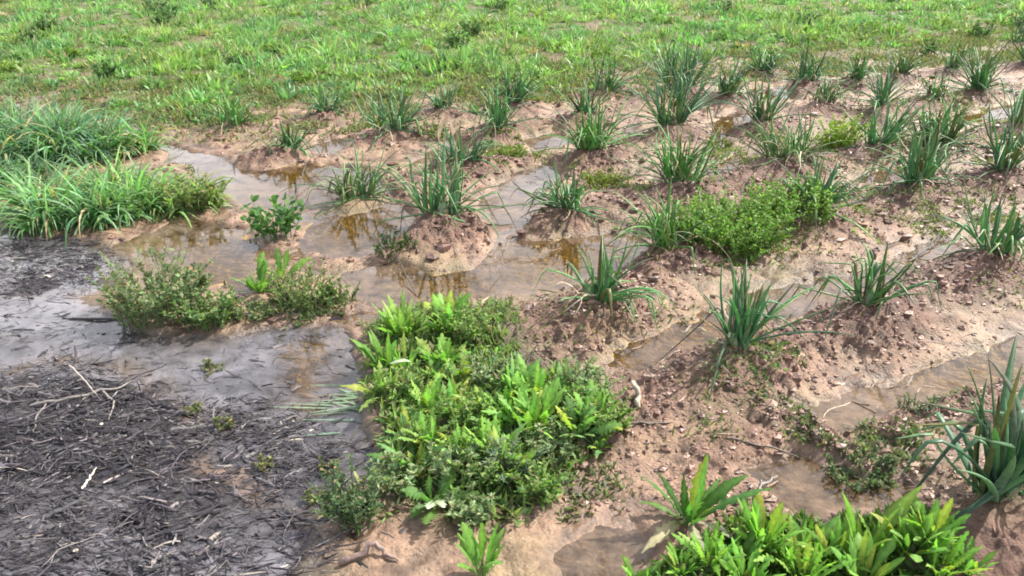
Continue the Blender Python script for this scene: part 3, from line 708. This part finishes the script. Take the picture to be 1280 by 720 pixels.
tussock('tall blue green grass tussock at the left edge, rearmost against the weeds', 30, 195, 72, 150, 900, (.060, .125, .055), 1)
tussock('dense blue green grass tussock in the middle of the rear tussock mass', 110, 195, 62, 120, 800, (.062, .130, .052), 2)
tussock('smaller tussock ending the rear mass beside the bare mud', 165, 192, 45, 60, 350, (.070, .140, .040), 3)
tussock('arching light green tussock overhanging the black straw', 95, 272, 62, 140, 800, (.078, .155, .055), 4)
tussock('bright tussock in the middle of the front mass, blades arching forward', 160, 262, 58, 110, 600, (.080, .160, .045), 5)
tussock('yellowish low tussock tapering off toward the brown water', 225, 258, 40, 95, 420, (.105, .160, .042), 6)
tussock('tussock at the left edge between rear mass and black straw', 10, 232, 45, 110, 420, (.060, .120, .048), 8)

# ---------------------------------------------------------------- the weedy field behind: one mass of grass and leaves
def field_cover(n, ymin, ymax, seed):
    r = np.random.default_rng(seed)
    y = ymin * (ymax / ymin) ** r.random(n); x = (r.random(n) * 2 - 1) * (y * .78 + .6)
    fd = FIELD.sd(x, y) + .55 * fbm(x, y, .9, 2, 30.) + .25 * fbm(x, y, .25, 2, 31.)
    dens = sstep(.6, -1.7, fd) ** .8 * (.45 + .55 * sstep(-.45, .25, fbm(x, y, .55, 3, 33.)))
    k = r.random(n) < dens
    return x[k], y[k], r
x0, y0, r = field_cover(26000, 6.0, 24.0, 21)
mb = MB()
nc = len(x0); edge = sstep(.5, -1.4, FIELD.sd(x0, y0))
ht = (.045 + .17 * r.random(nc) ** 2.4) * (.5 + .5 * edge) * np.where(r.random(nc) < .5, .7, 1) * (1 + .45 * fbm(x0, y0, .7, 2, 35.)); cr_ = r.uniform(.04, .11, nc)
hue = fbm(x0, y0, .8, 3, 37.)[:, None]
cb = np.array([.155, .280, .100]) + np.clip(hue, 0, 1) * np.array([.07, .04, .0]) + np.clip(-hue, 0, 1) * np.array([-.05, -.02, .02])
cb = cb * r.uniform(.6, 1.25, (nc, 1)) * (1 + .3 * fbm(x0, y0, .3, 2, 39.))[:, None] * (1 + (r.random((nc, 3)) - .5) * np.array([.35, .1, .3]))
dr = r.random(nc) < .05; cb[dr] = cols(r, dr.sum(), (.24, .21, .12), .25)
broad = r.random(nc) < .55
for per, sel, wlo, whi, pr in ((17, ~broad, .006, .012, [.5, 1, .7, .08]), (20, broad, .014, .027, [.3, 1, .85, .1])):
    X, Y, Hh, R, Cb = x0[sel], y0[sel], ht[sel], cr_[sel], cb[sel]
    m = len(X) * per; q = np.repeat(np.arange(len(X)), per)
    a = r.uniform(0, 2 * PI, m); rr = R[q] * np.sqrt(r.random(m))
    bx_, by_ = X[q] + rr * np.cos(a), Y[q] + rr * np.sin(a)
    p = spines(np.stack([bx_, by_, H(bx_, by_) - .005], -1), a + r.normal(0, .8, m), Hh[q] * r.uniform(.5, 1.15, m), tilt(np.abs(r.normal(.25, .35, m)) + .5 * rr / R[q] * .6, r.normal(.5, .5, m), 3))
    c_ = Cb[q] * r.uniform(.75, 1.25, (m, 1)); d = r.random(m) < .05; c_[d] = cols(r, d.sum(), (.28, .25, .15), .3)
    ribbon(mb, p, r.uniform(wlo, whi, m), np.array(pr), c_, c_ * np.array([1.15, 1.1, 1.0]), 0, r.normal(0, .6, m))
tag(mb.build('grass', M_GRASS), 'low green grass and weeds covering the field behind the onions', None, kind='stuff')

# darker weeds that stand out of the field
cf = 0
fg = 'dark weeds standing out of the green field'
fr = np.random.default_rng(55)
fw = [(195, 22, 26), (268, 16, 24), (298, 92, 22), (205, 38, 20), (575, 66, 26), (450, 14, 24), (620, 18, 20), (780, 12, 22), (1112, 8, 18), (1005, 38, 20), (905, 20, 20), (365, 8, 22), (60, 45, 22), (40, 62, 22),
      (212, 30, 16), (1225, 52, 22), (1275, 40, 22), (135, 105, 20), (590, 52, 18), (1160, 72, 20)]
for i, (px, py, h) in enumerate(fw):
    feathery('weed_tuft', 'dark leafy weed standing taller than the pale green field around it', 'weed', px, py, h * 1.15, h * 1.5, 18, (.065, .12, .042), .05, .018, fg, 14, arch=.4)
lg = [(600, 40), (480, 60), (750, 80), (900, 55), (1080, 45), (1190, 40), (560, 95), (690, 70), (340, 70), (90, 80), (20, 95), (250, 110), (430, 40), (960, 30), (830, 35), (150, 60), (1240, 25), (380, 110), (1020, 60), (1120, 50)]
for i, (px, py) in enumerate(lg):
    feathery('weed_tuft', 'bright yellow green weed tuft rising from the field', 'weed', px, py, 15, 40, 14, (.14, .22, .035), .045, .02, 'bright weed tufts in the green field', 12)

# small ground cover: in the bed, at field edge and on olive mud
def cover(name, label, xs, ys, r, green, lmin, lmax, wmin, wmax, dead=.1):
    n = len(xs); z = H(xs, ys); k = z > -.006; xs, ys, z = xs[k], ys[k], z[k]; n = len(xs)
    p = spines(np.stack([xs, ys, z - .002], -1), r.uniform(0, 2 * PI, n), r.uniform(lmin, lmax, n), tilt(r.uniform(.2, 1.2, n), r.normal(.4, .4, n), 3))
    cc = cols(r, n, green, .35, .2); d = r.random(n) < dead; cc[d] = cols(r, d.sum(), (.22, .18, .10), .3)
    mb = MB(); ribbon(mb, p, r.uniform(wmin, wmax, n), np.array([.4, 1, .8, .1]), cc, None, 0, r.normal(0, .6, n))
    return tag(mb.build(name, M_LEAF), label, None, kind='stuff')
r = np.random.default_rng(91)
bx, by = BED.scatter(26000, r); core = BED_CORE.sd(bx, by) < .02
cl = fbm(bx, by, .11, 3, 5.0); ed = sstep(.02, -.16, BED.sd(bx, by) + .12 * fbm(bx, by, .15, 2, 6.0)); keep = (r.random(len(bx)) < np.where(core, .75, .45) * (.12 + .88 * ed)) & (cl > np.where(core, -.3, -.08))
cover('ground_cover', 'small leaves and seedlings carpeting the leafy bed', bx[keep], by[keep], r, (.17, .25, .08), .018, .06, .006, .015)
sx, sy = STRIP.scatter(3500, r); cover('ground_cover', 'small leaves carpeting the strip at the bottom edge', sx, sy, r, (.09, .17, .035), .02, .05, .006, .014, .05)
# thin weeds between field and mud, and scattered seedlings on the mud
n = 110000; y = 2.0 * (13 / 2.0) ** r.random(n); x = (r.random(n) * 2 - 1) * (y * .72 + .2)
fd = FIELD.sd(x, y); ol = sstep(.05, .45, fbm(x, y, .3, 3, 90.0)) * .42 + .9 * sstep(.6, .0, fd) * sstep(-.2, .3, fbm(x, y, .3, 2, 33.))
far_left = sstep(.2, -.4, x + .35 * y - 1.0) * sstep(5.0, 6.0, y) * .5 * sstep(.0, .4, fbm(x, y, .25, 2, 66.))
mk = (r.random(n) < np.clip(ol * np.where(y < 4, .7, .7) + far_left, 0, 1)) & (union(DEBRIS + GREY_WATER, x, y) > .05)
cover('seedlings', 'sparse seedlings and moss dotted over the wet mud', x[mk], y[mk], r, (.12, .15, .06), .014, .042, .004, .011, .25)

for pts_, n_, g_, lm in (([(1000, 500), (1150, 500), (1190, 560), (1120, 625), (1000, 620), (960, 560)], 2600, (.12, .16, .075), .03), ([(540, 180), (700, 170), (690, 212), (580, 222)], 2600, (.15, .20, .055), .04),
                        ([(140, 395), (200, 350), (300, 360), (380, 350), (450, 380), (440, 405), (260, 420)], 3600, (.13, .17, .08), .045), ([(440, 390), (560, 376), (640, 382), (690, 440), (600, 430), (460, 430)], 3200, (.14, .175, .085), .04),
                        ([(690, 590), (780, 560), (800, 640), (700, 660)], 1100, (.12, .15, .07), .03), ([(400, 610), (500, 640), (480, 690), (400, 690)], 1800, (.09, .13, .06), .04),
                        ([(860, 190), (960, 170), (1080, 175), (1060, 215), (900, 215)], 2600, (.15, .20, .055), .04), ([(1100, 500), (1280, 440), (1290, 500), (1180, 530)], 900, (.11, .14, .07), .025),
                        ([(770, 290), (900, 235), (1090, 240), (1100, 300), (960, 345), (800, 350)], 4200, (.15, .22, .06), .045), ([(1050, 255), (1280, 240), (1290, 300), (1100, 310)], 2200, (.14, .18, .07), .035), ([(860, 440), (1000, 420), (1020, 520), (880, 560)], 1500, (.12, .16, .07), .028), ([(1060, 130), (1280, 110), (1290, 215), (1080, 225)], 4200, (.14, .18, .065), .045),
                        ([(700, 215), (800, 215), (820, 250), (720, 250)], 1500, (.15, .20, .06), .035), ([(230, 195), (290, 215), (270, 270), (190, 285)], 1800, (.15, .19, .07), .05)):
    q_ = Poly(pts_); n_ = int(n_ * 1.9); xs_, ys_ = q_.scatter(n_, r); k = r.random(n_) < sstep(.02, -.15, q_.sd(xs_, ys_) + .12 * fbm(xs_, ys_, .15, 2, 150.)) * sstep(-.25, .25, fbm(xs_, ys_, .12, 2, 151.))
    cover('seedlings', 'low seedlings growing in patches on the wet mud', xs_[k], ys_[k], r, g_, lm * .4, lm * 1.1, .004, .011, .08)
TR = Poly([(-60, 100), (180, 112), (520, 95), (780, 78), (1290, 40), (1400, 60), (1290, 78), (1050, 98), (900, 108), (800, 128), (560, 142), (440, 170), (300, 182), (200, 185), (170, 160), (-60, 140)])
tx, ty = TR.scatter(75000, r); k = r.random(len(tx)) < .12 + .88 * sstep(-.15, .3, fbm(tx, ty, .35, 3, 140.))
cover('seedlings', 'olive weeds thinning out where the green field meets the mud', tx[k], ty[k], r, (.13, .165, .06), .025, .075, .006, .016, .3)

# ---------------------------------------------------------------- rotting straw, sticks, clods
def straw(n, poly, r, name, label, short=1.0, pal=((.022, .019, .022), (.085, .076, .078), (.24, .21, .175))):
    x, y = poly.scatter(int(n * 1.6), r); kp = r.random(len(x)) < np.clip(sstep(.05, -.22, poly.sd(x, y)) * .75 + .2 + .6 * fbm(x, y, .18, 3, 23.), .06, 1); x, y = x[kp][:n], y[kp][:n]; n = len(x); ex = r.normal(0, .02, n); x = x + ex
    far_ = r.random(n) < .2; x = x + far_ * r.normal(0, .09, n); y = y + far_ * r.normal(0, .07, n)
    cl = fbm(x, y, .12, 2, 88.)
    z = np.maximum(H(x, y), -.002) + r.uniform(.0, .008, n) * (1 + cl)
    hd = np.where(r.random(n) < .7, r.normal(0.1, .5, n), r.uniform(0, PI, n)) + PI * (r.random(n) < .5)
    L = r.gamma(2.0, .021, n).clip(.012, .17)
    S = 5
    p = spines(np.stack([x, y, z], -1), hd[:, None] + r.normal(0, .35, (n, S)).cumsum(1) * .6, L, np.clip(PI / 2 + r.normal(0, .16, n)[:, None] + r.normal(0, .12, (n, S)), .7, 2.2))
    g = H(p[..., 0], p[..., 1]); p[..., 2] = np.maximum(p[..., 2], np.maximum(g, -.001) + .001)
    L = L * short; cc = cols(r, n, pal[0], .6, .1)
    a = r.random(n); m = a < .2; cc[m] = cols(r, m.sum(), pal[1], .4, .08); m = a > .982; cc[m] = cols(r, m.sum(), pal[2], .3, .06)
    mb = MB(); ribbon(mb, p, r.uniform(.0016, .0052, n) * np.where(r.random(n) < .22, 2.4, 1), np.array([.8, 1, 1, .95, .8, .3]), cc, None, .35, r.uniform(-1, 1, n))
    return tag(mb.build(name, M_STRAW), label, None, kind='stuff')
r = np.random.default_rng(17)
straw(12500, DEBRIS[0], r, 'straw_litter', 'black rotting straw matted along the lower left water edge')
straw(5000, DEBRIS[1], r, 'straw_litter', 'black rotting straw behind the grey water below the grass tussocks')
straw(1900, Poly([(225, 500), (330, 490), (465, 560), (430, 680), (330, 650), (250, 600)]), r, 'straw_litter', 'fine dark straw bits thinning out from the mat into the grey water', .5)
straw(800, GREY_WATER[0], r, 'straw_litter', 'loose dark straw pieces floating on the grey water', .55)
straw(2600, Poly([(560, 200), (900, 110), (1300, 70), (1400, 400), (1300, 720), (760, 720), (690, 480), (560, 380)]), r, 'straw_litter', 'dead brown straw and leaf bits strewn over the mud rows', .6, ((.17, .125, .09), (.09, .06, .045), (.34, .28, .20)))

def stick(label, pts, rad, col, hts, name='stick', branch=None, cat='stick'):
    X, Y = at([p[0] for p in pts], [p[1] for p in pts])
    P = np.stack([X, Y, np.maximum(H(X, Y), 0) + np.array(hts)], -1)
    def path(P, r0):
        t = np.linspace(0, len(P) - 1, 14); k = np.arange(len(P)); q = np.stack([np.interp(t, k, P[:, a]) for a in range(3)], -1)
        q[1:-1] = (q[:-2] + 2 * q[1:-1] + q[2:]) / 4
        q[1:-1] += np.random.default_rng(len(label)).normal(0, r0 * .5, (12, 3))
        return q, r0 * np.interp(np.linspace(0, 1, 14), [0, .05, .6, .97, 1], [.55, 1, .8, .45, .1])
    o0 = tuple(P[0]); cc = np.array([col], float)
    q, rr = path(P, rad); mb = MB(); tube(mb, q[None], rr[None], cc, None, 8)
    o = tag(mb.build(name, M_WOOD, None, o0), label, cat)
    if branch:
        X, Y = at([p[0] for p in branch[0]], [p[1] for p in branch[0]]); B = np.stack([X, Y, np.maximum(H(X, Y), 0) + np.array(branch[1])], -1)
        q, rr = path(B, rad * .6); mb = MB(); tube(mb, q[None], rr[None], cc, None, 7); mb.build('side_branch', M_WOOD, o, o0)
    return o
stick('pale peeled branch lying across the black straw heap', [(40, 515), (90, 506), (150, 490), (165, 478)], .006, (.15, .135, .125), [.010, .016, .012, .006], 'branch', ([(62, 508), (50, 530), (45, 550)], [.012, .014, .006]))
stick('long dark stick floating at the far edge of the grey water', [(78, 398), (110, 400), (150, 400), (205, 410)], .006, (.035, .032, .03), [.003, .006, .004, .0])
stick('thin straight straw stalk lying slantwise at the crest of the straw', [(88, 462), (105, 482), (125, 505)], .003, (.38, .34, .28), [.02, .03, .02], 'stalk')
stick('pale curved root beside the peeled branch', [(130, 495), (145, 510), (138, 535)], .0035, (.22, .20, .17), [.012, .014, .006], 'root')
stick('short broken pale stalk low on the black straw', [(104, 618), (124, 595)], .004, (.45, .40, .33), [.02, .03], 'stalk')
stick('curved root at the bottom edge left of the smooth leaved weed', [(425, 712), (470, 700), (500, 712)], .009, (.17, .12, .10), [.005, .03, .005], 'root')
stick('dark leaning twig poking out of the muddy trickle', [(1064, 352), (1074, 335), (1082, 328)], .004, (.055, .045, .04), [.005, .04, .07], 'twig')
stick('dark twig lying at the left of the right edge onion', [(1136, 328), (1158, 315), (1175, 296)], .005, (.06, .05, .045), [.004, .015, .012], 'twig')
stick('stub of pale wood standing in the mud right of the leafy bed', [(798, 524), (792, 510), (789, 498)], .010, (.34, .29, .22), [.0, .03, .04], 'wood_stub')
stick('dark stick at the right edge of the leafy bed', [(772, 550), (800, 547), (840, 540)], .005, (.07, .055, .045), [.004, .008, .004])
stick('thin buried stick across the mud below the upright onion', [(905, 568), (950, 572), (1005, 575)], .004, (.09, .07, .055), [.003, .006, .003])
stick('short dark stick in the wet mud above the seedlings', [(1000, 530), (1020, 537), (1040, 546)], .005, (.12, .085, .07), [.004, .008, .004])
stick('forked grey root beside the toothed leaf rosette', [(935, 625), (955, 612), (972, 600)], .006, (.17, .15, .135), [.005, .02, .015], 'root', ([(950, 614), (945, 635), (940, 655)], [.02, .02, .004]))
stick('dark twig standing in the yellow water below the elbow leaved onion', [(522, 372), (508, 352), (497, 336)], .003, (.07, .06, .05), [.0, .03, .08], 'twig')
stick('thin twig standing between the brown pools', [(612, 362), (620, 345), (628, 325)], .0025, (.09, .07, .055), [.0, .03, .08], 'twig')
stick('dark stalk in the yellow pool left of the wide onion', [(368, 250), (378, 232), (386, 215)], .004, (.06, .055, .045), [.0, .04, .09], 'stalk')

r = np.random.default_rng(23)
n = 60000; y = 1.7 * (8 / 1.7) ** r.random(n); x = (r.random(n) * 2 - 1) * (y * .7 + .1)
hh, Gm = ground_fields(x, y)
k = (hh > .008) & (Gm['deb'] < .1) & (Gm['fld'] < .3) & (Gm['bed'] > -.05) & (r.random(n) < .25 + .75 * Gm['cr']); x, y, hh = x[k], y[k], hh[k]; n = len(x)
la = np.linspace(-PI / 2, PI / 2, 4); lo = np.arange(5) / 5 * 2 * PI
unit = np.stack([np.cos(la)[:, None] * np.cos(lo)[None], np.cos(la)[:, None] * np.sin(lo)[None], np.repeat(np.sin(la)[:, None], 5, 1)], -1)
sz = r.gamma(1.5, .0034, n).clip(.002, .026) * np.clip(y / 3, .8, 1.5)
V = np.array([x, y, hh]).T[:, None, None] + unit[None] * sz[:, None, None, None] * (1 + r.normal(0, .25, (n, 4, 5, 1))) * r.uniform(.6, 1.3, (n, 1, 1, 3)) * np.array([1.1, 1.1, .7])
idx = np.arange(n * 20).reshape(n, 4, 5); nx = np.roll(idx, -1, 2)
mb = MB(); mb.add(V, np.stack([idx[:, :-1], nx[:, :-1], nx[:, 1:], idx[:, 1:]], -1), np.repeat(cols(r, n, (.165, .100, .072), .45, .06)[:, None], 20, 1))
tag(mb.build('mud_clods', M_CLOD, smooth=False), 'small crumbs and clods of reddish mud on the ridges', None, kind='stuff')

# ---------------------------------------------------------------- light, sky, camera
SUN_EL, SUN_AZ = math.radians(47), math.radians(62)        # azimuth to the right of straight ahead (+Y)
sd = bpy.data.lights.new('sun', 'SUN'); sd.energy = 5.0; sd.angle = math.radians(.6); sd.color = (1.0, .95, .87)
so = bpy.data.objects.new('sun', sd); COL.objects.link(so)
import mathutils
dirv = mathutils.Vector((-math.sin(SUN_AZ) * math.cos(SUN_EL), -math.cos(SUN_AZ) * math.cos(SUN_EL), -math.sin(SUN_EL)))
so.rotation_euler = dirv.to_track_quat('-Z', 'Y').to_euler(); so.location = (4, 6, 9)
wd_ = bpy.data.worlds.new('World'); SC.world = wd_; wd_.use_nodes = True
nt = wd_.node_tree; bgn = nt.nodes['Background']; sky = nt.nodes.new('ShaderNodeTexSky')
sky.sky_type = 'NISHITA'; sky.sun_disc = False; sky.sun_elevation = SUN_EL; sky.sun_rotation = SUN_AZ
sky.dust_density = 4.0; sky.air_density = 1.0; sky.ozone_density = .6
def wn(t, **kw):
    n_ = nt.nodes.new(t)
    for k_, v_ in kw.items(): setattr(n_, k_, v_)
    return n_
def wmap(src, a, b, c_, d):
    n_ = wn('ShaderNodeMapRange')
    for q_, v_ in enumerate((a, b, c_, d)): n_.inputs[1 + q_].default_value = v_
    nt.links.new(src, n_.inputs[0]); return n_.outputs[0]
tcw = wn('ShaderNodeTexCoord'); nz = wn('ShaderNodeTexNoise'); nz.inputs['Scale'].default_value = 3.2; nz.inputs['Detail'].default_value = 7
nt.links.new(tcw.outputs['Generated'], nz.inputs['Vector'])
sx_ = wn('ShaderNodeSeparateXYZ'); nt.links.new(tcw.outputs['Generated'], sx_.inputs[0])
m1 = wn('ShaderNodeMath', operation='MULTIPLY'); nt.links.new(wmap(nz.outputs['Fac'], .38, .58, .2, 1.0), m1.inputs[0]); nt.links.new(wmap(sx_.outputs[2], .42, .75, 1.0, .08), m1.inputs[1])
mxw = wn('ShaderNodeMixRGB'); mxw.inputs[2].default_value = (9.4, 9.4, 10.0, 1)
nt.links.new(m1.outputs[0], mxw.inputs[0]); nt.links.new(sky.outputs[0], mxw.inputs[1]); nt.links.new(mxw.outputs[0], bgn.inputs['Color']); bgn.inputs['Strength'].default_value = .15
cam = bpy.data.cameras.new('camera'); cam.sensor_width = 36; cam.lens = 36 * F / 1280; cam.clip_start = .05; cam.clip_end = 5000
co = bpy.data.objects.new('camera', cam); COL.objects.link(co); co.location = (0, 0, HC); co.rotation_euler = (PI / 2 - PITCH, 0, 0); SC.camera = co
SC.view_settings.view_transform = 'Standard'; SC.view_settings.look = 'None'; SC.view_settings.exposure = .95; SC.view_settings.gamma = 1
SC.render.engine = 'CYCLES'; SC.cycles.max_bounces = 6; SC.cycles.diffuse_bounces = 3; SC.cycles.transparent_max_bounces = 8; SC.cycles.filter_width = 1.8
SC.cycles.use_denoising = True
